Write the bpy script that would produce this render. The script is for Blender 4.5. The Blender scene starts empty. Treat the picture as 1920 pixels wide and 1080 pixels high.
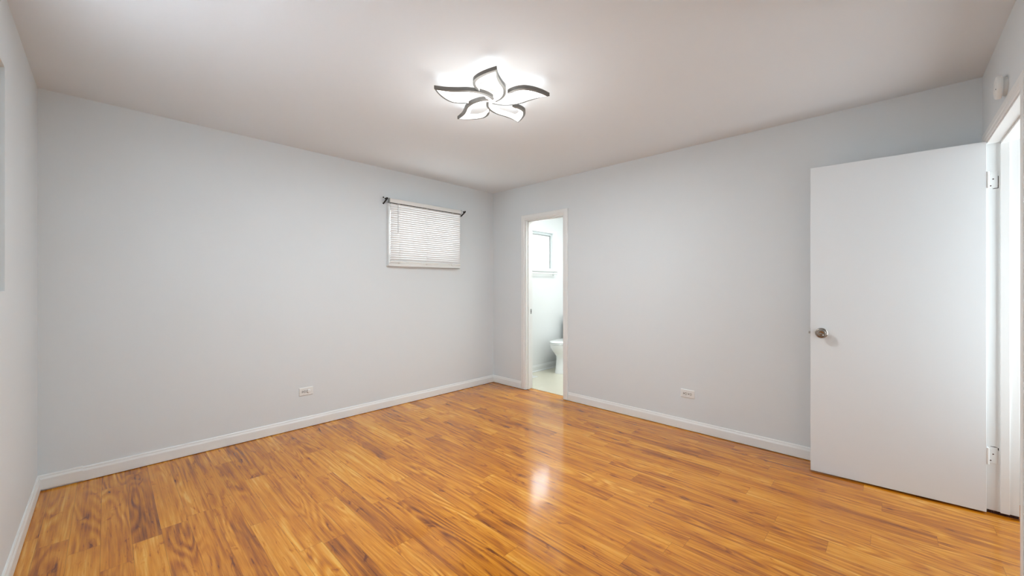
import bpy, bmesh, math, random
from mathutils import Vector, Matrix

SC = bpy.context.scene
COL = SC.collection
random.seed(7)

# ------------------------------------------------------------------ camera, world, exposure
RX0, RX1 = -0.29, 3.485          # left wall / right wall inner faces
RY0, RY1 = -0.377, 3.705         # front wall / back (window) wall inner faces
H = 2.44                         # ceiling height
BX0, BX1 = 3.60, 5.08            # bathroom
BY0 = 1.95

cam_data = bpy.data.cameras.new('camera')
cam = bpy.data.objects.new('camera', cam_data)
COL.objects.link(cam)
cam.location = (0, 0, 1.244)
cam.rotation_euler = (math.radians(90), 0, -math.atan2(0.719, 0.695))
cam_data.sensor_width = 36
cam_data.lens = 735 / 1920 * 36
cam_data.shift_y = -4 / 1920
cam_data.clip_start = 0.02
SC.camera = cam

SC.view_settings.view_transform = 'Standard'
SC.view_settings.look = 'None'
SC.view_settings.exposure = 1.04
SC.view_settings.gamma = 1.0
SC.view_settings.use_curve_mapping = False

world = bpy.data.worlds.new('world')
SC.world = world
world.use_nodes = True
_bg = world.node_tree.nodes['Background']
_bg.inputs[0].default_value = (0.93, 0.97, 1.0, 1)
_bg.inputs[1].default_value = 3.9


def area(name, loc, rot, sx, sy, power, color=(1, 1, 1)):
    d = bpy.data.lights.new(name, 'AREA')
    d.shape = 'RECTANGLE'
    d.size, d.size_y = sx, sy
    d.energy = power
    d.color = color
    o = bpy.data.objects.new(name, d)
    COL.objects.link(o)
    o.location = loc
    o.rotation_euler = rot
    return o


# daylight at the side window, then unseen fill lights in bathroom and hallway
area('daylight_left_window', (RX0 - 0.09, 1.83, 1.68), (0, math.radians(-90), 0), 0.86, 1.02, 29, (0.86, 0.95, 1.0))
area('bathroom_fill_light', (4.25, 2.5, 2.40), (0, 0, 0), 0.9, 0.6, 9.8, (0.97, 1.0, 0.985))  # added unseen light that brightens the bathroom
area('hallway_fill_light', (3.12, -0.95, 1.25), (math.radians(90), 0, math.radians(8)), 0.5, 1.7, 8.5, (0.87, 0.955, 1.0))  # added unseen fill through the entrance, brightens door and right side
LAMP_STRENGTH = 1.3
LAMP_DOWN = 14.3
LAMP_FILL = 4.1


# ------------------------------------------------------------------ materials
def new_mat(name):
    m = bpy.data.materials.new(name)
    m.use_nodes = True
    nt = m.node_tree
    return m, nt, nt.nodes['Principled BSDF']


def mat(name, color, rough=0.5, metal=0.0, noise=0.0, nscale=8.0, bump=0.0, bscale=200.0, coat=0.0):
    m, nt, b = new_mat(name)
    b.inputs['Base Color'].default_value = (*color, 1)
    b.inputs['Roughness'].default_value = rough
    b.inputs['Metallic'].default_value = metal
    b.inputs['Coat Weight'].default_value = coat
    tc = nt.nodes.new('ShaderNodeTexCoord')
    n = nt.nodes.new('ShaderNodeTexNoise')
    n.inputs['Scale'].default_value = nscale
    n.inputs['Detail'].default_value = 4
    nt.links.new(tc.outputs['Object'], n.inputs['Vector'])
    mix = nt.nodes.new('ShaderNodeMix')
    mix.data_type = 'RGBA'
    mix.inputs[6].default_value = (*[c * (1 - noise) for c in color], 1)
    mix.inputs[7].default_value = (*[min(1, c * (1 + noise)) for c in color], 1)
    nt.links.new(n.outputs['Fac'], mix.inputs[0])
    nt.links.new(mix.outputs[2], b.inputs['Base Color'])
    if bump:
        n2 = nt.nodes.new('ShaderNodeTexNoise')
        n2.inputs['Scale'].default_value = bscale
        n2.inputs['Detail'].default_value = 3
        nt.links.new(tc.outputs['Object'], n2.inputs['Vector'])
        bp = nt.nodes.new('ShaderNodeBump')
        bp.inputs['Strength'].default_value = bump
        bp.inputs['Distance'].default_value = 0.002
        nt.links.new(n2.outputs['Fac'], bp.inputs['Height'])
        nt.links.new(bp.outputs[0], b.inputs['Normal'])
    return m


M_WALL = mat('wall_paint', (0.75, 0.79, 0.81), 0.62, noise=0.012, nscale=1.6, bump=0.12, bscale=90)
M_CEIL = mat('ceiling_paint', (0.785, 0.83, 0.865), 0.8, noise=0.012, nscale=1.3, bump=0.1, bscale=70)
M_BATH = mat('bathroom_paint', (0.825, 0.84, 0.835), 0.5, noise=0.012, nscale=2)
M_HALL = mat('hallway_paint', (0.74, 0.74, 0.73), 0.6, noise=0.012, nscale=2)
M_TRIM = mat('trim_paint', (0.845, 0.855, 0.845), 0.38, noise=0.015, nscale=5, bump=0.03, bscale=60)
M_DOOR = mat('door_paint', (0.80, 0.83, 0.845), 0.42, noise=0.012, nscale=3, bump=0.05, bscale=60)
M_OFFWHITE = mat('off_white_plastic', (0.84, 0.85, 0.835), 0.4, noise=0.01)
M_PLASTIC = mat('white_plastic', (0.84, 0.84, 0.82), 0.35, noise=0.01)
M_PORC = mat('white_porcelain', (0.86, 0.87, 0.86), 0.12, noise=0.005, coat=0.5)
M_DARK = mat('dark_slot', (0.03, 0.025, 0.02), 0.6)
M_BLACK = mat('black_iron', (0.006, 0.006, 0.007), 0.5, noise=0.1)
M_NICKEL = mat('satin_nickel', (0.36, 0.32, 0.285), 0.22, metal=1.0, noise=0.05)
M_STEEL = mat('grey_steel', (0.45, 0.45, 0.44), 0.35, metal=1.0, noise=0.05)
M_RIM = mat('lamp_rim_metal', (0.18, 0.172, 0.16), 0.4, metal=0.6, noise=0.05)
M_VINYL = mat('cream_vinyl', (0.70, 0.665, 0.54), 0.28, noise=0.05, nscale=5)
M_CHROME = mat('chrome', (0.75, 0.78, 0.78), 0.15, metal=1.0)
M_BROWN = mat('dark_brown', (0.05, 0.012, 0.006), 0.7, noise=0.6, nscale=60)
M_GREYWAND = mat('clear_grey_plastic', (0.42, 0.42, 0.42), 0.25)
M_GAP = mat('outlet_gap', (0.50, 0.49, 0.46), 0.6)
M_ALU = mat('painted_window_frame', (0.66, 0.70, 0.69), 0.4, noise=0.02)


def emission(name, color, strength):
    m, nt, b = new_mat(name)
    b.inputs['Base Color'].default_value = (0.9, 0.9, 0.9, 1)
    b.inputs['Emission Color'].default_value = (*color, 1)
    b.inputs['Emission Strength'].default_value = strength
    return m


M_LED = emission('lit_diffuser', (1.0, 0.985, 0.965), LAMP_STRENGTH)


def glass(name, color, rough):
    m, nt, b = new_mat(name)
    nt.nodes.remove(b)
    out = nt.nodes['Material Output']
    tl = nt.nodes.new('ShaderNodeBsdfTranslucent')
    tl.inputs[0].default_value = (*color, 1)
    tp = nt.nodes.new('ShaderNodeBsdfTransparent')
    tp.inputs[0].default_value = (*color, 1)
    gl = nt.nodes.new('ShaderNodeBsdfGlossy')
    gl.inputs['Roughness'].default_value = 0.1
    mx = nt.nodes.new('ShaderNodeMixShader')
    mx.inputs[0].default_value = rough
    mx2 = nt.nodes.new('ShaderNodeMixShader')
    mx2.inputs[0].default_value = 0.05
    nt.links.new(tp.outputs[0], mx.inputs[1])
    nt.links.new(tl.outputs[0], mx.inputs[2])
    nt.links.new(mx.outputs[0], mx2.inputs[1])
    nt.links.new(gl.outputs[0], mx2.inputs[2])
    nt.links.new(mx2.outputs[0], out.inputs['Surface'])
    return m


M_GLASS = glass('window_glass', (0.92, 0.95, 0.95), 0.02)
M_FROST = glass('frosted_glass', (0.92, 0.95, 0.96), 0.7)


def slat_mat(name, through):
    m, nt, b = new_mat(name)
    out = nt.nodes['Material Output']
    b.inputs['Base Color'].default_value = (0.82, 0.80, 0.79, 1)
    b.inputs['Roughness'].default_value = 0.4
    tl = nt.nodes.new('ShaderNodeBsdfTranslucent')
    tl.inputs[0].default_value = (0.86, 0.85, 0.87, 1)
    mx = nt.nodes.new('ShaderNodeMixShader')
    mx.inputs[0].default_value = through
    nt.links.new(b.outputs[0], mx.inputs[1])
    nt.links.new(tl.outputs[0], mx.inputs[2])
    nt.links.new(mx.outputs[0], out.inputs['Surface'])
    return m


M_SLAT = slat_mat('blind_vinyl', 0.145)
M_SHADE = slat_mat('added_blind_vinyl', 0.42)


def floor_mat():
    m, nt, b = new_mat('wood_laminate')
    N, L = nt.nodes, nt.links
    W, LEN = 0.107, 0.98

    def math_(op, a, c=None, d=None):
        n = N.new('ShaderNodeMath')
        n.operation = op
        for i, v in enumerate((a, c, d)):
            if v is None:
                continue
            if isinstance(v, (int, float)):
                n.inputs[i].default_value = v
            else:
                L.new(v, n.inputs[i])
        return n.outputs[0]

    tc = N.new('ShaderNodeTexCoord')
    sep = N.new('ShaderNodeSeparateXYZ')
    L.new(tc.outputs['Object'], sep.inputs[0])
    x, y = sep.outputs[0], sep.outputs[1]
    u = math_('DIVIDE', math_('ADD', x, 0.02), W)
    row = math_('FLOOR', u)
    fu = math_('FRACT', u)
    wn1 = N.new('ShaderNodeTexWhiteNoise')
    wn1.noise_dimensions = '1D'
    L.new(math_('ADD', row, 3.37), wn1.inputs['W'])
    v = math_('ADD', math_('DIVIDE', y, LEN), math_('MULTIPLY', wn1.outputs['Value'], 9.0))
    colm = math_('FLOOR', v)
    fv = math_('FRACT', v)
    cid = N.new('ShaderNodeCombineXYZ')
    L.new(row, cid.inputs[0])
    L.new(colm, cid.inputs[1])
    wn = N.new('ShaderNodeTexWhiteNoise')
    wn.noise_dimensions = '2D'
    L.new(cid.outputs[0], wn.inputs['Vector'])
    sc = N.new('ShaderNodeSeparateColor')
    L.new(wn.outputs['Color'], sc.inputs[0])
    r, g, bl = sc.outputs[0], sc.outputs[1], sc.outputs[2]

    def vec(sx, sy, k=37.0):
        c = N.new('ShaderNodeCombineXYZ')
        L.new(math_('ADD', math_('MULTIPLY', x, sx), math_('MULTIPLY', r, k)), c.inputs[0])
        L.new(math_('ADD', math_('MULTIPLY', y, sy), math_('MULTIPLY', g, k)), c.inputs[1])
        L.new(math_('MULTIPLY', bl, k), c.inputs[2])
        return c.outputs[0]

    def noise(vc, detail, rough=0.5, dist=0.0):
        n = N.new('ShaderNodeTexNoise')
        n.inputs['Scale'].default_value = 1.0
        n.inputs['Detail'].default_value = detail
        n.inputs['Roughness'].default_value = rough
        n.inputs['Distortion'].default_value = dist
        L.new(vc, n.inputs['Vector'])
        return n.outputs['Fac']

    nA = noise(vec(8.0, 1.0), 1.5, 0.45, 0.25)           # cathedral figure
    rings = math_('SINE', math_('MULTIPLY', nA, 75.0))
    nB = noise(vec(6.0, 1.7, 53.0), 2.0)                 # where the figure is strong
    nC = noise(vec(190.0, 6.0), 3.0, 0.6)               # fine pores
    nD = noise(vec(52.0, 1.4, 71.0), 5.0, 0.65, 0.25)     # long streaks
    nE = noise(vec(26.0, 6.0, 91.0), 4.0, 0.6, 0.8)      # dark knots
    nF = noise(vec(5.0, 0.9, 23.0), 2.0)                 # broad tone
    ringamt = math_('MULTIPLY', rings, math_('MULTIPLY', math_('MAXIMUM', math_('SUBTRACT', nB, 0.36), 0.0), 0.62))
    f = math_('ADD', 0.55, math_('MULTIPLY', math_('SUBTRACT', nD, 0.5), 1.5))
    f = math_('ADD', f, ringamt)
    f = math_('ADD', f, math_('MULTIPLY', math_('SUBTRACT', nF, 0.5), 0.75))
    f = math_('ADD', f, math_('MULTIPLY', math_('SUBTRACT', nC, 0.5), 0.50))
    f = math_('ADD', f, math_('MULTIPLY', math_('SUBTRACT', bl, 0.5), 0.26))
    nH = noise(vec(170.0, 9.0, 13.0), 2.0, 0.5)          # short dark flecks
    f = math_('ADD', f, math_('MULTIPLY', math_('MAXIMUM', math_('SUBTRACT', nH, 0.66), 0.0), -3.5))
    knots = math_('MULTIPLY', math_('MAXIMUM', math_('SUBTRACT', nE, 0.60), 0.0), -3.6)
    f = math_('ADD', f, knots)
    ramp = N.new('ShaderNodeValToRGB')
    cr = ramp.color_ramp
    cr.elements[0].position = 0.0
    cr.elements[0].color = (0.17, 0.040, 0.002, 1)
    cr.elements[1].position = 1.0
    cr.elements[1].color = (0.84, 0.43, 0.062, 1)
    e = cr.elements.new(0.3); e.color = (0.42, 0.125, 0.004, 1)
    e = cr.elements.new(0.55); e.color = (0.61, 0.206, 0.006, 1)
    e = cr.elements.new(0.78); e.color = (0.74, 0.30, 0.018, 1)
    L.new(f, ramp.inputs[0])
    # joints
    du = math_('MULTIPLY', math_('MINIMUM', fu, math_('SUBTRACT', 1.0, fu)), W)
    dv = math_('MULTIPLY', math_('MINIMUM', fv, math_('SUBTRACT', 1.0, fv)), LEN)
    dmin = math_('MINIMUM', du, dv)
    joint = N.new('ShaderNodeMapRange')
    joint.inputs['From Min'].default_value = 0.0003
    joint.inputs['From Max'].default_value = 0.0012
    joint.inputs['To Min'].default_value = 0.55
    joint.inputs['To Max'].default_value = 1.0
    L.new(dmin, joint.inputs[0])
    mul = N.new('ShaderNodeMix')
    mul.data_type = 'RGBA'
    mul.blend_type = 'MULTIPLY'
    mul.inputs[0].default_value = 1.0
    L.new(ramp.outputs[0], mul.inputs[6])
    L.new(joint.outputs[0], mul.inputs[7])
    L.new(mul.outputs[2], b.inputs['Base Color'])
    # gloss with a slight haze of wear
    nG = noise(tc.outputs['Object'], 4.0, 0.6)
    rr = N.new('ShaderNodeMapRange')
    rr.inputs['From Min'].default_value = 0.3
    rr.inputs['From Max'].default_value = 0.7
    rr.inputs['To Min'].default_value = 0.085
    rr.inputs['To Max'].default_value = 0.14
    L.new(nG, rr.inputs[0])
    L.new(rr.outputs[0], b.inputs['Roughness'])
    b.inputs['IOR'].default_value = 1.6
    bp = N.new('ShaderNodeBump')
    bp.inputs['Strength'].default_value = 0.10
    bp.inputs['Distance'].default_value = 0.001
    hgt = math_('ADD', math_('MULTIPLY', nC, 0.35), math_('MULTIPLY', joint.outputs[0], 1.0))
    L.new(hgt, bp.inputs['Height'])
    L.new(bp.outputs[0], b.inputs['Normal'])
    return m


M_FLOOR = floor_mat()


# ------------------------------------------------------------------ mesh helpers
def link(name, bm, m, parent=None, smooth=False, bevel=0.0, seg=2):
    bmesh.ops.remove_doubles(bm, verts=bm.verts, dist=1e-5)
    bmesh.ops.recalc_face_normals(bm, faces=bm.faces)
    me = bpy.data.meshes.new(name)
    bm.to_mesh(me)
    bm.free()
    me.materials.append(m)
    if smooth:
        for p in me.polygons:
            p.use_smooth = True
    o = bpy.data.objects.new(name, me)
    COL.objects.link(o)
    if parent:
        o.parent = parent
    if bevel:
        bv = o.modifiers.new('bevel', 'BEVEL')
        bv.width = bevel
        bv.segments = seg
        bv.limit_method = 'ANGLE'
    if smooth:
        try:
            es = o.modifiers.new('edge_split', 'EDGE_SPLIT')
            es.split_angle = math.radians(38)
        except Exception:
            pass
    return o


def box(bm, x0, x1, y0, y1, z0, z1):
    vs = [bm.verts.new((x, y, z)) for z in (z0, z1) for x, y in ((x0, y0), (x1, y0), (x1, y1), (x0, y1))]
    for f in ((0, 3, 2, 1), (4, 5, 6, 7), (0, 1, 5, 4), (1, 2, 6, 5), (2, 3, 7, 6), (3, 0, 4, 7)):
        bm.faces.new([vs[i] for i in f])


def boxes(*bs):
    bm = bmesh.new()
    for b in bs:
        box(bm, *b)
    return bm


def slab(axis, p0, p1, a0, a1, z0, z1, holes):
    """wall slab: axis 'x' -> thickness p0..p1 along x, runs a0..a1 along y; holes = (a0,a1,z0,z1)"""
    As = sorted({a0, a1, *[h[0] for h in holes], *[h[1] for h in holes]})
    Zs = sorted({z0, z1, *[h[2] for h in holes], *[h[3] for h in holes]})
    bm = bmesh.new()

    def filled(i, j):
        if i < 0 or j < 0 or i >= len(As) - 1 or j >= len(Zs) - 1:
            return False
        ca, cz = (As[i] + As[i + 1]) / 2, (Zs[j] + Zs[j + 1]) / 2
        return not any(h[0] < ca < h[1] and h[2] < cz < h[3] for h in holes)

    def P(p, a, z):
        return (p, a, z) if axis == 'x' else (a, p, z)

    def face(*pts):
        bm.faces.new([bm.verts.new(P(*q)) for q in pts])

    for i in range(len(As) - 1):
        for j in range(len(Zs) - 1):
            if not filled(i, j):
                continue
            A, B, Z, Y = As[i], As[i + 1], Zs[j], Zs[j + 1]
            for p in (p0, p1):
                face((p, A, Z), (p, B, Z), (p, B, Y), (p, A, Y))
            if not filled(i - 1, j):
                face((p0, A, Z), (p1, A, Z), (p1, A, Y), (p0, A, Y))
            if not filled(i + 1, j):
                face((p0, B, Z), (p1, B, Z), (p1, B, Y), (p0, B, Y))
            if not filled(i, j - 1):
                face((p0, A, Z), (p1, A, Z), (p1, B, Z), (p0, B, Z))
            if not filled(i, j + 1):
                face((p0, A, Y), (p1, A, Y), (p1, B, Y), (p0, B, Y))
    return bm


def sweep(bm, profile, path_fn, n):
    """closed profile swept: path_fn(i, q) -> xyz for station i"""
    rings = [[bm.verts.new(path_fn(i, q)) for q in profile] for i in range(n)]
    k = len(profile)
    for a, b in zip(rings, rings[1:]):
        for j in range(k):
            bm.faces.new((a[j], a[(j + 1) % k], b[(j + 1) % k], b[j]))
    bm.faces.new(rings[0])
    bm.faces.new(rings[-1])


def lathe(bm, prof, center, axis, seg=32, cap=True):
    """prof: (radius, distance along axis)"""
    ax = Vector(axis).normalized()
    u = ax.orthogonal().normalized()
    w = ax.cross(u)
    c = Vector(center)
    rings = []
    for r, h in prof:
        rings.append([bm.verts.new(c + ax * h + (u * math.cos(t) + w * math.sin(t)) * r)
                      for t in [2 * math.pi * i / seg for i in range(seg)]])
    for a, b in zip(rings, rings[1:]):
        for i in range(seg):
            bm.faces.new((a[i], a[(i + 1) % seg], b[(i + 1) % seg], b[i]))
    if cap:
        bm.faces.new(rings[0])
        bm.faces.new(rings[-1])


def tube(bm, pts, r, seg=10):
    pts = [Vector(p) for p in pts]
    rings = []
    for i, p in enumerate(pts):
        d = (pts[min(i + 1, len(pts) - 1)] - pts[max(i - 1, 0)]).normalized()
        ref = Vector((0, 0, 1)) if abs(d.z) < 0.9 else Vector((1, 0, 0))
        u = d.cross(ref).normalized()
        w = d.cross(u)
        rr = r[i] if isinstance(r, (list, tuple)) else r
        rings.append([bm.verts.new(p + (u * math.cos(t) + w * math.sin(t)) * rr)
                      for t in [2 * math.pi * k / seg for k in range(seg)]])
    for a, b in zip(rings, rings[1:]):
        for k in range(seg):
            bm.faces.new((a[k], a[(k + 1) % seg], b[(k + 1) % seg], b[k]))
    bm.faces.new(rings[0])
    bm.faces.new(rings[-1])


def catmull(pts, n):
    out = []
    P = [pts[0]] + list(pts) + [pts[-1]]
    for i in range(1, len(P) - 2):
        for k in range(n):
            t = k / n
            out.append(tuple(0.5 * (2 * b + (c - a) * t + (2 * a - 5 * b + 4 * c - d) * t * t + (3 * b - a - 3 * c + d) * t ** 3)
                             for a, b, c, d in zip(P[i - 1], P[i], P[i + 1], P[i + 2])))
    out.append(tuple(pts[-1]))
    return out


def empty(name, loc, rz=0.0):
    o = bpy.data.objects.new(name, None)
    COL.objects.link(o)
    o.location = loc
    o.rotation_euler = (0, 0, rz)
    o.empty_display_size = 0.05
    return o


def tag(o, label, cat, group=None, kind=None):
    o['label'] = label
    o['category'] = cat
    if group:
        o['group'] = group
    if kind:
        o['kind'] = kind
    return o


def struct(name, bm, m, label, cat, **kw):
    return tag(link(name, bm, m, **kw), label, cat, kind='structure')


def copy_tree(o, parent=None):
    c = o.copy()
    COL.objects.link(c)
    if parent:
        c.parent = parent
    for ch in list(o.children):
        copy_tree(ch, c)
    return c


# ------------------------------------------------------------------ room shell
EX = 0.20                        # outer wall thickness
WIN = (2.006, 2.888, 1.49, 2.075)         # back window opening (x0,x1,z0,z1)
BWIN = (3.90, 4.826, 1.474, 2.058)        # bathroom window opening
LWIN = (1.30, 2.614, 1.222, 2.14)         # side window opening (y0,y1,z0,z1)
DO = (2.575, 3.147, 0.0, 2.032)           # bathroom doorway in the right wall (y0,y1)
EN = (2.515, 3.37, 0.0, 2.035)            # entrance doorway in the front wall (x0,x1)

struct('floor', boxes((RX0 - EX, 3.60, -2.0, RY1 + EX, -0.06, 0)), M_FLOOR,
       'glossy honey-brown wood plank floor of the empty room', 'floor')
struct('floor_bathroom', boxes((3.60, BX1 + 0.1, BY0 - 0.1, RY1 + EX, -0.06, 0.001)), M_VINYL,
       'cream vinyl floor of the bathroom beyond the doorway', 'floor')
struct('ceiling', boxes((RX0 - EX, 3.60, -2.0, RY1 + EX, H, H + 0.06)), M_CEIL,
       'plain off-white painted ceiling above the room', 'ceiling')
struct('ceiling_bathroom', boxes((3.60, BX1 + 0.1, BY0 - 0.1, RY1 + EX, H, H + 0.06)), M_BATH,
       'white ceiling of the bathroom beyond the doorway', 'ceiling')
struct('wall_back', slab('y', RY1, RY1 + EX, RX0 - EX, 3.54, 0, H, [WIN]), M_WALL,
       'pale grey wall with the small blind-covered window', 'wall')
struct('wall_right', slab('x', RX1, 3.60, RY0 - 0.115, RY1, 0, H, [DO]), M_WALL,
       'pale grey wall with the narrow bathroom doorway', 'wall')
struct('wall_left', slab('x', RX0 - EX, RX0, -2.0, RY1, 0, H, [LWIN]), M_WALL,
       'pale grey wall at the left edge of the photo', 'wall')
struct('wall_front', slab('y', RY0 - 0.115, RY0, RX0, RX1, 0, H, [(EN[0], EN[1] + 0.014, 0.0, EN[3] + 0.002)]), M_WALL,
       'pale grey wall strip around the entrance doorway at the right edge', 'wall')
struct('wall_bathroom_back', slab('y', RY1, RY1 + EX, 3.54, BX1 + 0.1, 0, H, [BWIN]), M_BATH,
       'bright white bathroom wall with the small recessed window', 'wall')
struct('wall_bathroom_right', boxes((BX1, BX1 + 0.1, BY0 - 0.1, RY1, 0, H)), M_BATH,
       'white bathroom wall behind the toilet', 'wall')
struct('wall_bathroom_front', boxes((3.60, BX1, BY0 - 0.1, BY0, 0, H)), M_BATH,
       'white bathroom side wall hidden past the doorway', 'wall')
struct('wall_hallway', boxes((RX0, 3.60, -2.1, -2.0, 0, H), (3.60, 3.70, -2.1, RY0 - 0.115, 0, H)), M_HALL,
       'beige hallway wall past the entrance doorway', 'wall')

# baseboards: flat board with a rounded, slightly stepped top
BBP = [(0, 0.004), (0.0125, 0.004), (0.0135, 0.008), (0.0135, 0.066), (0.0115, 0.072), (0.0085, 0.078), (0.0075, 0.086), (0.005, 0.091), (0, 0.092)]


def baseboard(name, a, b, normal, label, dz=0.0, t=1.0):
    a, b, nrm = Vector(a), Vector(b), Vector(normal)
    bm = bmesh.new()
    sweep(bm, BBP, lambda i, q: (a, b)[i] + nrm * q[0] * t + Vector((0, 0, q[1] + dz)), 2)
    return struct(name, bm, M_TRIM, label, 'baseboard')


baseboard('baseboard_back', (-0.105, RY1, 0), (RX1, RY1, 0), (0, -1, 0), 'long white baseboard under the blind-covered window')
baseboard('baseboard_back_end', (RX0, RY1, 0), (-0.105, RY1, 0), (0, -1, 0),
          'short white baseboard piece in the left corner, past the seam', dz=0.005, t=0.9)
baseboard('baseboard_right', (RX1, 3.207, 0), (RX1, RY1, 0), (-1, 0, 0), 'short white baseboard between the corner and bathroom doorway')
baseboard('baseboard_right_long', (RX1, RY0, 0), (RX1, 2.515, 0), (-1, 0, 0), 'white baseboard running from the bathroom doorway behind the open door')
baseboard('baseboard_left', (RX0, RY0, 0), (RX0, RY1, 0), (1, 0, 0), 'white baseboard at the lower left edge of the photo')
baseboard('baseboard_front', (RX0, RY0, 0), (2.46, RY0, 0), (0, 1, 0), 'white baseboard at the lower right edge of the photo')
bm = bmesh.new()
sweep(bm, BBP, lambda i, q: (3.60 if i == 0 else BX1, RY1 - q[0], q[1] + 0.002), 2)
sweep(bm, [(0.0, 0.0), (0.026, 0.0), (0.025, 0.008), (0.020, 0.015), (0.0135, 0.019), (0, 0.019)],
      lambda i, q: (3.60 if i == 0 else BX1, RY1 - q[0], q[1] + 0.0015), 2)
struct('baseboard_bathroom', bm, M_TRIM, 'scuffed white baseboard with shoe moulding in the bathroom', 'baseboard')


# casings: stepped profile (u across the casing from inner edge, t thickness)
def casing(name, axis, plane, sgn, a0, a1, ztop, w, label, th=0.016, legs=(True, True)):
    prof = [(0.0, 0.0), (0.0, th * .55), (0.004, th * .7), (w * .28, th * .75), (w * .36, th), (w * .9, th), (w, th * .8), (w, 0.0)]
    path = [(a0, 0.006, -1, 0), (a0, ztop, -1, 1), (a1, ztop, 1, 1), (a1, 0.006, 1, 0)]
    bm = bmesh.new()

    def fn(i, q):
        a, z, du, dz = path[i]
        A = a + du * q[0]
        Z = z + dz * q[0]
        p = plane + sgn * q[1]
        return (p, A, Z) if axis == 'x' else (A, p, Z)
    sweep(bm, prof, fn, 4)
    return struct(name, bm, M_TRIM, label, 'door trim')


casing('trim_1', 'x', RX1, -1, DO[0] + 0.004, DO[1] - 0.004, DO[3] - 0.003, 0.058, 'white casing around the narrow bathroom doorway')
casing('trim_2', 'y', RY0, 1, EN[0] + 0.004, EN[1] - 0.004, EN[3] - 0.003, 0.05, 'white casing around the entrance doorway at the right edge', th=0.011)


# door jambs (lining with stop)
def lining(name, axis, p0, p1, a0, a1, ztop, t, stop, label, z0=0.004):
    def B(a, b, p, q, z, y):
        return (p, q, a, b, z, y) if axis == 'x' else (a, b, p, q, z, y)
    s0, s1 = stop
    bs = [B(a0, a0 + t, p0, p1, z0, ztop), B(a1 - t, a1, p0, p1, z0, ztop), B(a0 + t, a1 - t, p0, p1, ztop - t, ztop),
          B(a0 + t, a0 + t + .011, s0, s1, z0, ztop - t), B(a1 - t - .011, a1 - t, s0, s1, z0, ztop - t),
          B(a0 + t, a1 - t, s0, s1, ztop - t - .011, ztop - t)]
    return struct(name, boxes(*bs), M_TRIM, label, 'door frame', bevel=0.0012)


lj = lining('trim_3', 'x', RX1 + .0005, 3.5995, DO[0], DO[1], DO[3], 0.014, (3.515, 3.55), 'white jamb lining inside the bathroom doorway')
link('strike_plate', boxes((3.562, 3.582, DO[1] - 0.0165, DO[1] - 0.0135, 0.905, 0.965)), M_STEEL, lj)
link('latch_hole', boxes((3.568, 3.576, DO[1] - 0.0170, DO[1] - 0.0160, 0.922, 0.948)), M_DARK, lj)
ej = lining('trim_4', 'y', RY0 - 0.1145, RY0 - .0005, EN[0], EN[1] + 0.014, EN[3] + 0.002, 0.014, (-0.458, -0.426),
            'white jamb lining of the entrance doorway, ragged near the floor', z0=0.016)
bm = bmesh.new()
for k in range(15):
    a = -0.49 + k * 0.0072
    box(bm, EN[1] + 0.001, EN[1] + 0.013, a, a + 0.0065, 0.0, 0.012 + random.random() * 0.012)
link('dark_jamb_gap', bm, M_BROWN, ej)  # dark ragged blocks in the gap under the jamb
struct('trim_5', boxes((3.585, 3.615, DO[0] + .014, DO[1] - .014, 0.0, 0.004)), M_VINYL, 'thin floor edge strip under the bathroom doorway', 'threshold')

# ------------------------------------------------------------------ back window
x0, x1, z0, z1 = WIN
FW = 0.045
yf = RY1 - FW
wn = struct('window_1', boxes((x0 - .018, x0, yf, RY1 + .12, z0 - .042, z1 + .012), (x1, x1 + .018, yf, RY1 + .12, z0 - .042, z1 + .012),
                              (x0, x1, yf, RY1 + .12, z1, z1 + .012), (x0, x1, yf, RY1 + .12, z0 - .042, z0)),
            M_TRIM, 'small white framed window behind a closed blind', 'window', bevel=0.002)
sb = [(x0, x0 + .035, RY1 + .08, RY1 + .11, z0, z1), (x1 - .035, x1, RY1 + .08, RY1 + .11, z0, z1),
      (x0, x1, RY1 + .08, RY1 + .11, z0, z0 + .035), (x0, x1, RY1 + .08, RY1 + .11, z1 - .035, z1),
      ((x0 + x1) / 2 - .02, (x0 + x1) / 2 + .02, RY1 + .08, RY1 + .11, z0, z1)]
sash = link('window_sash', boxes(*sb), M_ALU, wn)
link('pane', boxes((x0 + .03, x1 - .03, RY1 + .093, RY1 + .097, z0 + .03, z1 - .03)), M_GLASS, sash)

# horizontal blind hung over the frame
BLX0, BLX1 = 1.992, 2.892
yb = RY1 - 0.066
bl = tag(empty('window_blind', ((BLX0 + BLX1) / 2, yb, 2.083)), 'closed white horizontal blind covering the small window', 'blind')
ox, oz = -(BLX0 + BLX1) / 2, -2.083


def loc_link(name, bm, m, root, **kw):
    """build in world coordinates, store relative to an unrotated root"""
    bmesh.ops.translate(bm, verts=bm.verts, vec=-Vector(root.location))
    return link(name, bm, m, root, **kw)


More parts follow.
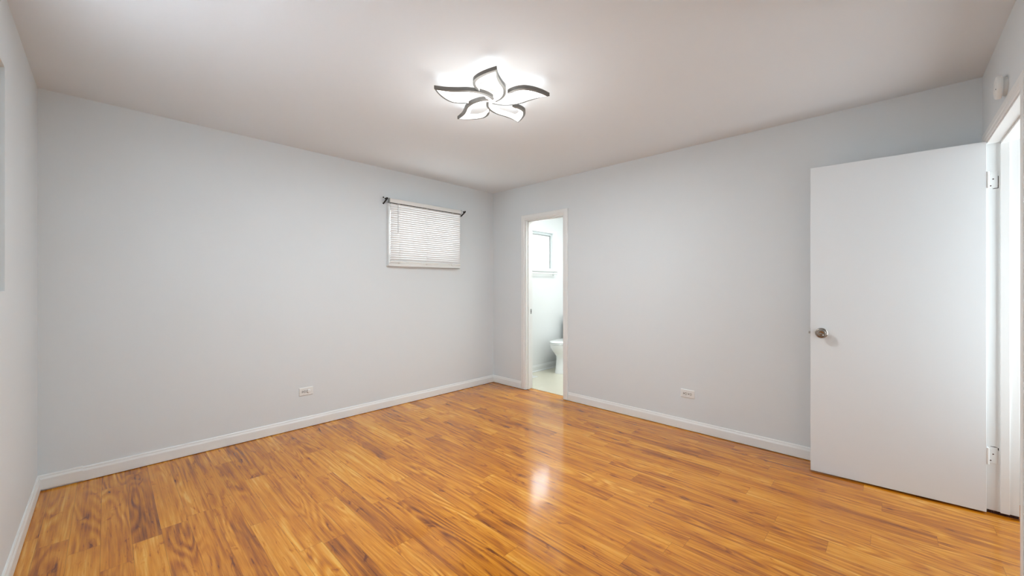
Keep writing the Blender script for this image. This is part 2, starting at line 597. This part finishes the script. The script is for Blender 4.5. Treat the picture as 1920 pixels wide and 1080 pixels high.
loc_link('headrail', boxes((BLX0 - .004, BLX1 + .004, yb - .012, yb + .02, 2.088, 2.128)), M_PLASTIC, bl, bevel=0.002)
for xx in (BLX0 - .012, BLX1 + .004):
    loc_link('headrail_bracket', boxes((xx, xx + .008, yb - .010, RY1 - FW, 2.082, 2.131)), M_STEEL, bl)
bm = bmesh.new()
box(bm, BLX0, BLX1, yb - .004, yb + .014, 2.080, 2.088)
loc_link('headrail_shadow', bm, M_DARK, bl, )  # dark strip painting the shadow gap under the headrail
bm = bmesh.new()
NS = 26
ztop_s, zbot_s = 2.068, 1.512
for i in range(NS):
    zc = ztop_s + (zbot_s - ztop_s) * i / (NS - 1)
    a = math.radians(60)
    w = 0.0128
    prof = []
    for k in range(7):
        s = -1 + 2 * k / 6
        d = 0.0034 * (1 - s * s)
        # tilted, gently bowed slat; upper edge leans to the room
        py = -s * w * math.cos(a) - d * math.sin(a)
        pz = s * w * math.sin(a) - d * math.cos(a)
        prof.append((py, pz))
    prof2 = [(p + .0005, z) for p, z in reversed(prof)]
    sweep(bm, prof + prof2, lambda n, q: ((BLX0 + .004, BLX1 - .004)[n], yb + .004 + q[0], zc + q[1]), 2)
loc_link('slats', bm, M_SLAT, bl)
loc_link('bottom_rail', boxes((BLX0 + .003, BLX1 - .003, yb - .008, yb + .014, 1.486, 1.499)), M_PLASTIC, bl, bevel=0.002)
for xx in (2.095, 2.425, 2.775):
    bm = bmesh.new()
    box(bm, xx - .0012, xx + .0012, yb - .010, yb - .0085, 1.487, 2.088)
    lad = loc_link('ladder_cord', bm, M_PLASTIC, bl)
    bm = bmesh.new()
    lathe(bm, [(.004, 0), (.010, .003), (.010, .009), (.006, .012)], (xx, yb - .002, 1.474), (0, 0, 1), 14)
    bmesh.ops.translate(bm, verts=bm.verts, vec=-Vector(bl.location))
    link('cord_button', bm, M_PLASTIC, lad, smooth=True)
bm = bmesh.new()
tube(bm, [(2.072, yb - .017, 2.085), (2.072, yb - .017, 1.80)], 0.0028, 8)
tube(bm, [(2.072, yb - .017, 1.80), (2.072, yb - .017, 1.785)], [0.0036, 0.0026], 8)
loc_link('tilt_wand', bm, M_GREYWAND, bl, smooth=True)


# curtain rod brackets
def rod_bracket(x, label):
    r = tag(empty('curtain_rod_bracket', (x, RY1, 2.085)), label, 'curtain bracket', 'curtain rod brackets beside the window')
    bm = bmesh.new()
    box(bm, -.006, .006, -.0022, 0, -.014, .072)
    link('wall_plate', bm, M_WALL, r, bevel=.002)
    bm = bmesh.new()
    lathe(bm, [(.0075, 0), (.0075, .002), (.004, .0045)], (0, -.002, .058), (0, -1, 0), 14)
    link('screw', bm, M_BLACK, r, smooth=True)
    bm = bmesh.new()
    tube(bm, catmull([(0, -.001, -.004), (0, -.014, .0), (0, -.04, .014), (0, -.060, .024)], 5), [.0085] * 3 + [.0072] * 13, 12)
    arm = link('arm', bm, M_BLACK, r, smooth=True)
    # open cup that would carry the rod
    bm = bmesh.new()
    arc = [(0.0155 * math.cos(t), 0.0155 * math.sin(t)) for t in [math.radians(170 + 200 * k / 14) for k in range(15)]]
    rings = []
    for cy, cz in arc:
        n = Vector((0, cy, cz)).normalized()
        c = Vector((0, -.062, .043))
        p = c + Vector((0, cy, cz))
        rings.append([bm.verts.new(p + Vector((dx, 0, 0)) + n * dn) for dx, dn in ((-.009, -.003), (.009, -.003), (.009, .003), (-.009, .003))])
    for a, b in zip(rings, rings[1:]):
        for k in range(4):
            bm.faces.new((a[k], a[(k + 1) % 4], b[(k + 1) % 4], b[k]))
    bm.faces.new(rings[0]); bm.faces.new(rings[-1])
    link('cup', bm, M_BLACK, arm, bevel=.001)
    return r


rod_bracket(1.953, 'black curtain rod bracket at the upper left of the small window')
rod_bracket(2.954, 'black curtain rod bracket at the upper right of the small window')

# ------------------------------------------------------------------ side window (mostly outside the frame)
y0, y1, z0, z1 = LWIN
xo = RX0 - .15
wl = struct('window_2', boxes((xo, xo + .05, y0, y0 + .045, z0, z1), (xo, RX0 - .013, y1 - .25, y1, z0, z1),  # wide stile added to keep blind glow off the reveal
                              (xo, xo + .05, y0 + .045, y1 - .25, z0, z0 + .045), (xo, xo + .05, y0 + .045, y1 - .25, z1 - .045, z1),
                              (xo + .01, xo + .04, (y0 + y1) / 2 - .12, (y0 + y1) / 2 - .08, z0 + .045, z1 - .045)),
            M_ALU, 'recessed window in the left wall at the photo edge', 'window')
link('pane', boxes((xo + .02, xo + .024, y0 + .04, y1 - .25, z0 + .04, z1 - .04)), M_GLASS, wl)

bm = bmesh.new()
n = 41
for i in range(n):
    z = z0 + .004 + (z1 - z0 - .008) * i / n
    box(bm, RX0 - .035, RX0 - .033, y0 + .0003, y1 - .2503, z, z + (z1 - z0 - .008) / n - .0004)
link('added_diffuser_blind', bm, M_SHADE, wl)  # unseen blind added to soften daylight on the reveal

# ------------------------------------------------------------------ bathroom window
x0, x1, z0, z1 = BWIN
yw = RY1 + .092
bw = struct('window_3', boxes((x0, x0 + .04, yw, yw + .05, z0, z1), (x1 - .03, x1, yw, yw + .05, z0, z1),
                              (x0 + .04, x1 - .03, yw, yw + .05, z1 - .035, z1), (x0 + .04, x1 - .03, yw, yw + .05, z0, z0 + .04),
                              (4.13, 4.17, yw, yw + .05, z0 + .04, z1 - .035)), M_ALU,
            'small recessed bathroom window with frosted bright glass', 'window', bevel=.002)
link('window_sash', boxes((4.17, 4.195, yw + .012, yw + .04, z0 + .04, z1 - .035), (x1 - .06, x1 - .03, yw + .012, yw + .04, z0 + .04, z1 - .035),
                          (4.195, x1 - .06, yw + .012, yw + .04, z1 - .055, z1 - .035)), M_STEEL, bw)
link('pane', boxes((x0 + .035, x1 - .028, yw + .024, yw + .028, z0 + .035, z1 - .03)), M_FROST, bw)
link('window_sill', boxes((x0 - .03, x1 + .0, RY1 - .022, RY1 + .09, z0 - .016, z0 + .001)), M_TRIM, bw, bevel=.003)

# towel bar under the bathroom window
tb = tag(empty('towel_bar', (4.4, RY1, 1.425)), 'slim white towel bar under the bathroom window', 'towel bar')
bm = bmesh.new()
tube(bm, [(-.42, -.055, 0), (.36, -.055, 0)], .011, 14)
link('bar', bm, M_PLASTIC, tb, smooth=True)
for xx in (-.40, .335):
    bm = bmesh.new()
    lathe(bm, [(.024, 0), (.024, .006), (.012, .012), (.012, .05), (.017, .056), (.017, .07), (.012, .074)], (xx, 0, 0), (0, -1, 0), 20)
    link('post', bm, M_CHROME, tb, smooth=True)

# ------------------------------------------------------------------ toilet
ty = 3.40


def ring_pts(cx, hl_front, hl_back, hw, z, n=40):
    pts = []
    for i in range(n):
        t = 2 * math.pi * i / n
        c, s = math.cos(t), math.sin(t)
        lx = (hl_back * c if c > 0 else hl_front * c)
        ly = hw * (abs(s) ** (1.0 if c < 0 else 0.75)) * (1 if s >= 0 else -1)
        pts.append((cx + lx, ty + ly, z))
    return pts


def loft(bm, rings):
    R = [[bm.verts.new(p) for p in r] for r in rings]
    n = len(R[0])
    for a, b in zip(R, R[1:]):
        for i in range(n):
            bm.faces.new((a[i], a[(i + 1) % n], b[(i + 1) % n], b[i]))
    bm.faces.new(R[0])
    bm.faces.new(R[-1])


toilet = tag(empty('toilet', (4.65, ty, 0.0015)), 'white toilet with closed lid seen through the bathroom doorway', 'toilet')
bm = bmesh.new()
loft(bm, [ring_pts(4.68, .255, .30, .118, .0015), ring_pts(4.68, .252, .30, .115, .03), ring_pts(4.68, .238, .30, .105, .12),
          ring_pts(4.68, .228, .30, .102, .20), ring_pts(4.68, .232, .30, .108, .245), ring_pts(4.67, .262, .30, .135, .29),
          ring_pts(4.66, .292, .30, .163, .335), ring_pts(4.65, .304, .32, .178, .375), ring_pts(4.65, .306, .32, .182, .412)])
loc_link('bowl', bm, M_PORC, toilet, smooth=True)
bm = bmesh.new()
loft(bm, [ring_pts(4.65, .298, .20, .176, .413), ring_pts(4.65, .309, .205, .184, .416), ring_pts(4.65, .311, .205, .186, .424),
          ring_pts(4.65, .306, .20, .181, .431)])
loc_link('seat', bm, M_PORC, toilet, smooth=True)
bm = bmesh.new()
loft(bm, [ring_pts(4.65, .300, .20, .176, .434), ring_pts(4.65, .309, .205, .184, .437), ring_pts(4.65, .308, .205, .184, .446),
          ring_pts(4.65, .295, .195, .172, .456), ring_pts(4.65, .20, .14, .11, .461), ring_pts(4.65, .05, .04, .03, .463)])
loc_link('lid', bm, M_PORC, toilet, smooth=True)
tank = loc_link('tank', boxes((4.875, BX1 - .008, ty - .215, ty + .215, .40, .755)), M_PORC, toilet, bevel=.02, seg=4)
tl = boxes((4.865, BX1 - .004, ty - .225, ty + .225, .756, .79))
loc_link('tank_lid', tl, M_PORC, toilet, bevel=.01, seg=3)
bm = bmesh.new()
lathe(bm, [(.014, 0), (.014, .012), (.008, .016)], (4.874, ty - .15, .70), (-1, 0, 0), 16)
tube(bm, [(4.855, ty - .15, .70), (4.855, ty - .09, .69)], [.007, .005], 10)
loc_link('flush_lever', bm, M_CHROME, toilet, smooth=True)

# floor register
fr = tag(empty('floor_vent', (3.95, 3.5325, 0.001)), 'white floor vent by the bathroom baseboard', 'floor vent')
bm = boxes((-.15, .15, -.0675, -.050, 0, .006), (-.15, .15, .050, .0675, 0, .006), (-.15, -.13, -.05, .05, 0, .006), (.13, .15, -.05, .05, 0, .006))
link('frame', bm, M_PLASTIC, fr, bevel=.001)
bm = bmesh.new()
for k in range(14):
    xx = -.122 + k * .0187
    box(bm, xx - .0065, xx + .0065, -.05, .05, .001, .005)
link('grille', bm, M_PLASTIC, fr)

# ------------------------------------------------------------------ entrance door
HX, HY = 3.334, -0.375           # hinge-side corner of the visible face
FX, FY = 3.283, 0.388
L_ = math.hypot(FX - HX, FY - HY)
ang = math.atan2(FY - HY, FX - HX)
# local frame: +x from hinge to free edge along the door, -y away from the visible face (towards the right wall)
door = struct('door_1', boxes((0, L_, -.035, 0, .010, 2.032)), M_DOOR, 'plain white slab door standing open by the right wall', 'door', bevel=.0015)
door.location = (HX, HY, 0)
door.rotation_euler = (0, 0, ang)
kx, kz = L_ - .058, 0.932
kn = link('door_knob', (lambda b: (lathe(b, [(.0335, 0), (.0335, .003), (.030, .007), (.016, .011), (.0125, .014), (.0125, .03), (.018, .036), (.0255, .044),
                                              (.0285, .053), (.0280, .059), (.0235, .0640), (.0165, .0650), (.0155, .0625), (.0095, .0605), (.0085, .0625), (.003, .0635)],
                                         (kx, 0, kz), (0, 1, 0), 40), b)[1])(bmesh.new()), M_NICKEL, door, smooth=True)
kb = link('door_knob', (lambda b: (lathe(b, [(.0335, 0), (.0335, .003), (.030, .007), (.0125, .014), (.0125, .03), (.0255, .044),
                                              (.0285, .053), (.0235, .064), (.003, .065)], (kx, -.035, kz), (0, -1, 0), 32), b)[1])(bmesh.new()),
          M_NICKEL, door, smooth=True)
link('latch', boxes((L_, L_ + .0012, -.030, -.005, kz - .028, kz + .028), (L_, L_ + .011, -.023, -.012, kz - .008, kz + .008)), M_STEEL, door, bevel=.001)


def hinge(zc):
    """knuckle by the door edge with the jamb leaf, in door coordinates built from world coordinates"""
    inv = (Matrix.Translation(door.location) @ Matrix.Rotation(ang, 4, 'Z')).inverted()
    bm = bmesh.new()
    lathe(bm, [(.0055, -.045), (.0062, -.043), (.0062, .043), (.0055, .045)], (HX + .004, HY - .0045, zc), (0, 0, 1), 14)
    box(bm, EN[1] - .0016, EN[1] + .0, -.418, RY0 + .001, zc - .044, zc + .044)
    box(bm, HX + .004, EN[1] - .001, HY - .008, HY - .004, zc - .044, zc + .044)
    bmesh.ops.transform(bm, matrix=inv, verts=bm.verts)
    h = link('hinge', bm, M_TRIM, door, bevel=.0008)
    for dy, dz in ((-.402, 0.006), (-.393, -.030), (-.395, .030)):
        bm = bmesh.new()
        lathe(bm, [(.0032, 0), (.0026, .0012)], (EN[1] - .0016, dy, zc + dz), (-1, 0, 0), 10)
        bmesh.ops.transform(bm, matrix=inv, verts=bm.verts)
        link('screw', bm, M_BROWN if dz < 0.01 else M_TRIM, h)
    # chipped paint showing dark along the leaf edge
    bm = bmesh.new()
    zz = zc - .045
    if zc > 1:
        pts = [(-.4185, zc + .02), (-.4210, zc + .02), (-.4205, zz - .002), (-.400, zz - .003), (-.400, zz - .001), (-.414, zz + .003), (-.4185, zz + .014)]
    else:
        zz = zc + .045
        pts = [(-.392, zz), (-.408, zz - .001), (-.4185, zz - .012), (-.4215, zz - .018), (-.4215, zz - .002), (-.408, zz + .003), (-.392, zz + .002)]
    f = [bm.verts.new((EN[1] - .0006, a, z)) for a, z in pts]
    g = [bm.verts.new((EN[1] + .0003, a, z)) for a, z in pts]
    bm.faces.new(f); bm.faces.new(g)
    for i in range(len(pts)):
        j = (i + 1) % len(pts)
        bm.faces.new((f[i], f[j], g[j], g[i]))
    bmesh.ops.transform(bm, matrix=inv, verts=bm.verts)
    link('paint_chip', bm, M_DARK, h)
    return h


hinge(1.822)
hinge(0.318)

# ------------------------------------------------------------------ smoke detector above the entrance
sd = tag(empty('smoke_detector', (2.835, RY0, 2.15)), 'round white smoke detector above the entrance doorway', 'smoke detector')
bm = bmesh.new()
lathe(bm, [(.041, 0), (.041, .014)], (0, 0, 0), (0, 1, 0), 40)
link('base', bm, M_OFFWHITE, sd, smooth=True)
bm = bmesh.new()
lathe(bm, [(.046, .0145), (.050, .0155), (.051, .018), (.051, .027), (.048, .032), (.040, .034), (.014, .0345), (.0135, .0335), (.002, .0335)], (0, 0, 0), (0, 1, 0), 48)
link('cover', bm, M_OFFWHITE, sd, smooth=True)
bm = bmesh.new()
lathe(bm, [(.003, .033), (.0025, .0355)], (-.028, 0, -.014), (0, 1, 0), 10)
link('indicator', bm, M_DARK, sd)


# ------------------------------------------------------------------ outlets
def outlet(loc, rz, label, cover=False):
    """horizontal duplex outlet; local +x along the wall, -y into the room"""
    r = tag(empty('wall_outlet', loc, rz), label, 'outlet', 'wall outlets above the baseboards')
    bm = bmesh.new()
    pr = [(-.0575, -.035), (.0575, -.035), (.0575, .035), (-.0575, .035)]
    a = [bm.verts.new((x, 0, z)) for x, z in pr]
    b = [bm.verts.new((x, -.0035, z)) for x, z in pr]
    c = [bm.verts.new((x * .93, -.0065, z * .88)) for x, z in pr]
    for p, q in ((a, b), (b, c)):
        for i in range(4):
            bm.faces.new((p[i], p[(i + 1) % 4], q[(i + 1) % 4], q[i]))
    bm.faces.new(a); bm.faces.new(c)
    link('cover_plate', bm, M_OFFWHITE, r)
    for s in (-1, 1):
        bm = bmesh.new()
        n = 28
        pts = []
        for i in range(n):
            t = 2 * math.pi * i / n
            pts.append((s * .0195 + max(-.0125, min(.0125, .0165 * math.cos(t))), .0165 * math.sin(t)))
        f0 = [bm.verts.new((x, -.0055, z)) for x, z in pts]
        f1 = [bm.verts.new((x, -.0083, z)) for x, z in pts]
        bm.faces.new(f0); bm.faces.new(f1)
        for i in range(n):
            bm.faces.new((f0[i], f0[(i + 1) % n], f1[(i + 1) % n], f1[i]))
        rec = link('receptacle', bm, M_OFFWHITE, r, bevel=.0006)
        bm = bmesh.new()
        lathe(bm, [(.0176, .0055), (.0176, .0067)], (s * .0195, 0, 0), (0, -1, 0), 28)
        link('gap', bm, M_GAP, rec)
        if cover and s == 1:
            bm = bmesh.new()
            lathe(bm, [(.015, .0082), (.0155, .012), (.014, .016), (.004, .0175)], (s * .0195, 0, 0), (0, -1, 0), 24)
            pl = link('safety_plug', bm, M_PLASTIC, rec, smooth=True)
            pl['label'] = 'white safety plug'
            link('slot', boxes((s * .0195 - .0145, s * .0195 - .008, -.0125, -.008, -.012, .010)), M_DARK, rec)
            continue
        bs = [(s * .0195 + .000, s * .0195 + .010, -.0090, -.0075, .0040, .0080),
              (s * .0195 + .001, s * .0195 + .010, -.0090, -.0075, -.0080, -.0043)]
        bm = boxes(*bs)
        lathe(bm, [(.0042, .0075), (.0042, .0090)], (s * .0195 - .0075, 0, 0), (0, -1, 0), 12)
        link('slot', bm, M_DARK, rec)
    bm = bmesh.new()
    lathe(bm, [(.0035, .006), (.003, .0078)], (0, 0, 0), (0, -1, 0), 12)
    link('screw', bm, M_OFFWHITE, r)
    return r


outlet((1.222, RY1, .316), 0, 'sideways white outlet on the window wall, right socket covered by a white plug', True)
outlet((RX1, 1.26, .314), math.radians(-90), 'sideways white outlet on the wall between bathroom doorway and open door')

# ------------------------------------------------------------------ flower ceiling lamp
LX, LY, LZ = 1.621, 1.740, 2.36
lamp = tag(empty('ceiling_lamp', (LX, LY, H)), 'lit flower-shaped ceiling lamp with five curved metal-rimmed petals', 'ceiling lamp')
bm = bmesh.new()
lathe(bm, [(.105, 0), (.105, -.018), (.098, -.024), (.02, -.024)], (0, 0, 0), (0, 0, 1), 40)
link('ceiling_plate', bm, M_PLASTIC, lamp, smooth=True)
bm = bmesh.new()
lathe(bm, [(.03, -.024), (.03, -.05), (.042, -.054), (.042, -.070), (.036, -.076), (.01, -.078)], (0, 0, 0), (0, 0, 1), 32)
link('hub', bm, M_PLASTIC, lamp, smooth=True)

OUT_A = [(-.004, .034), (.044, .063), (.102, .075), (.168, .066), (.225, .039), (.288, .013), (.352, .0)]
INN_A = [(.004, .014), (.045, .033), (.100, .037), (.158, .025), (.203, .003), (.238, -.013), (.262, -.021)]
OUT_B = [(.352, .0), (.316, -.048), (.270, -.092), (.222, -.117), (.176, -.116), (.140, -.101), (.116, -.082)]
INN_B = [(.262, -.021), (.254, -.043), (.234, -.066), (.206, -.081), (.176, -.086), (.146, -.083), (.119, -.078)]
oa, ia = catmull(OUT_A, 6), catmull(INN_A, 6)
ob, ib = catmull(OUT_B, 6), catmull(INN_B, 6)
OUTP = oa + ob[1:]
INNP = ia + ib[1:]
NPT = len(OUTP)


def toward(o, i, d):
    v = Vector((i[0] - o[0], i[1] - o[1]))
    ln = max(v.length, 1e-6)
    k = min(d / ln, 0.9)
    return (o[0] + v.x * k, o[1] + v.y * k)


def strip(bm, sections):
    rings = [[bm.verts.new(p) for p in s] for s in sections]
    k = len(rings[0])
    for a, b in zip(rings, rings[1:]):
        for j in range(k):
            bm.faces.new((a[j], a[(j + 1) % k], b[(j + 1) % k], b[j]))
    bm.faces.new(rings[0]); bm.faces.new(rings[-1])


hb = LZ - H                      # underside of the petals relative to the ceiling
RIMH = 0.022
LIP = 0.016
petal0 = link('petal', (lambda b: (strip(b, [
    [(*o, hb + RIMH), (*o, hb + .0022), (*toward(o, i, LIP), hb), (*toward(o, i, LIP), hb + .006), (*toward(o, i, .003), hb + .010), (*toward(o, i, .003), hb + RIMH)]
    for o, i in zip(OUTP, INNP)]), b)[1])(bmesh.new()), M_RIM, lamp)
link('diffuser', (lambda b: (strip(b, [
    [(*toward(o, i, LIP + .0003), hb + .001), (*i, hb + .003), (*i, hb + .019), (*toward(o, i, LIP + .0003), hb + .019)]
    for o, i in zip(OUTP, INNP)]), b)[1])(bmesh.new()), M_LED, petal0)
bm = bmesh.new()
for (px, py) in ((.10, .056), (.168, .045)):
    tube(bm, [(px, py, hb + .018), (px * .35, py * .35, -.022)], .0022, 8)
link('support_wire', bm, M_PLASTIC, petal0)
for k in range(5):
    p = petal0 if k == 0 else copy_tree(petal0, lamp)
    p.rotation_euler = (0, 0, math.radians(72 * k + 18.5 - 3))

# disk light for the lit petals, plus an added fill below
d = bpy.data.lights.new('lamp_glow', 'AREA')
d.shape = 'DISK'
d.size = 0.62
d.energy = LAMP_DOWN
d.color = (0.865, 0.958, 1.0)
o = bpy.data.objects.new('lamp_glow', d)
COL.objects.link(o)
o.location = (LX, LY, LZ - .012)
d = bpy.data.lights.new('lamp_fill', 'POINT')  # added point light in mid-air, brightens ceiling and upper walls
d.energy = LAMP_FILL
d.shadow_soft_size = 0.22
d.color = (0.96, 0.985, 0.97)
o = bpy.data.objects.new('lamp_fill', d)
COL.objects.link(o)
o.location = (LX, LY, LZ - .24)
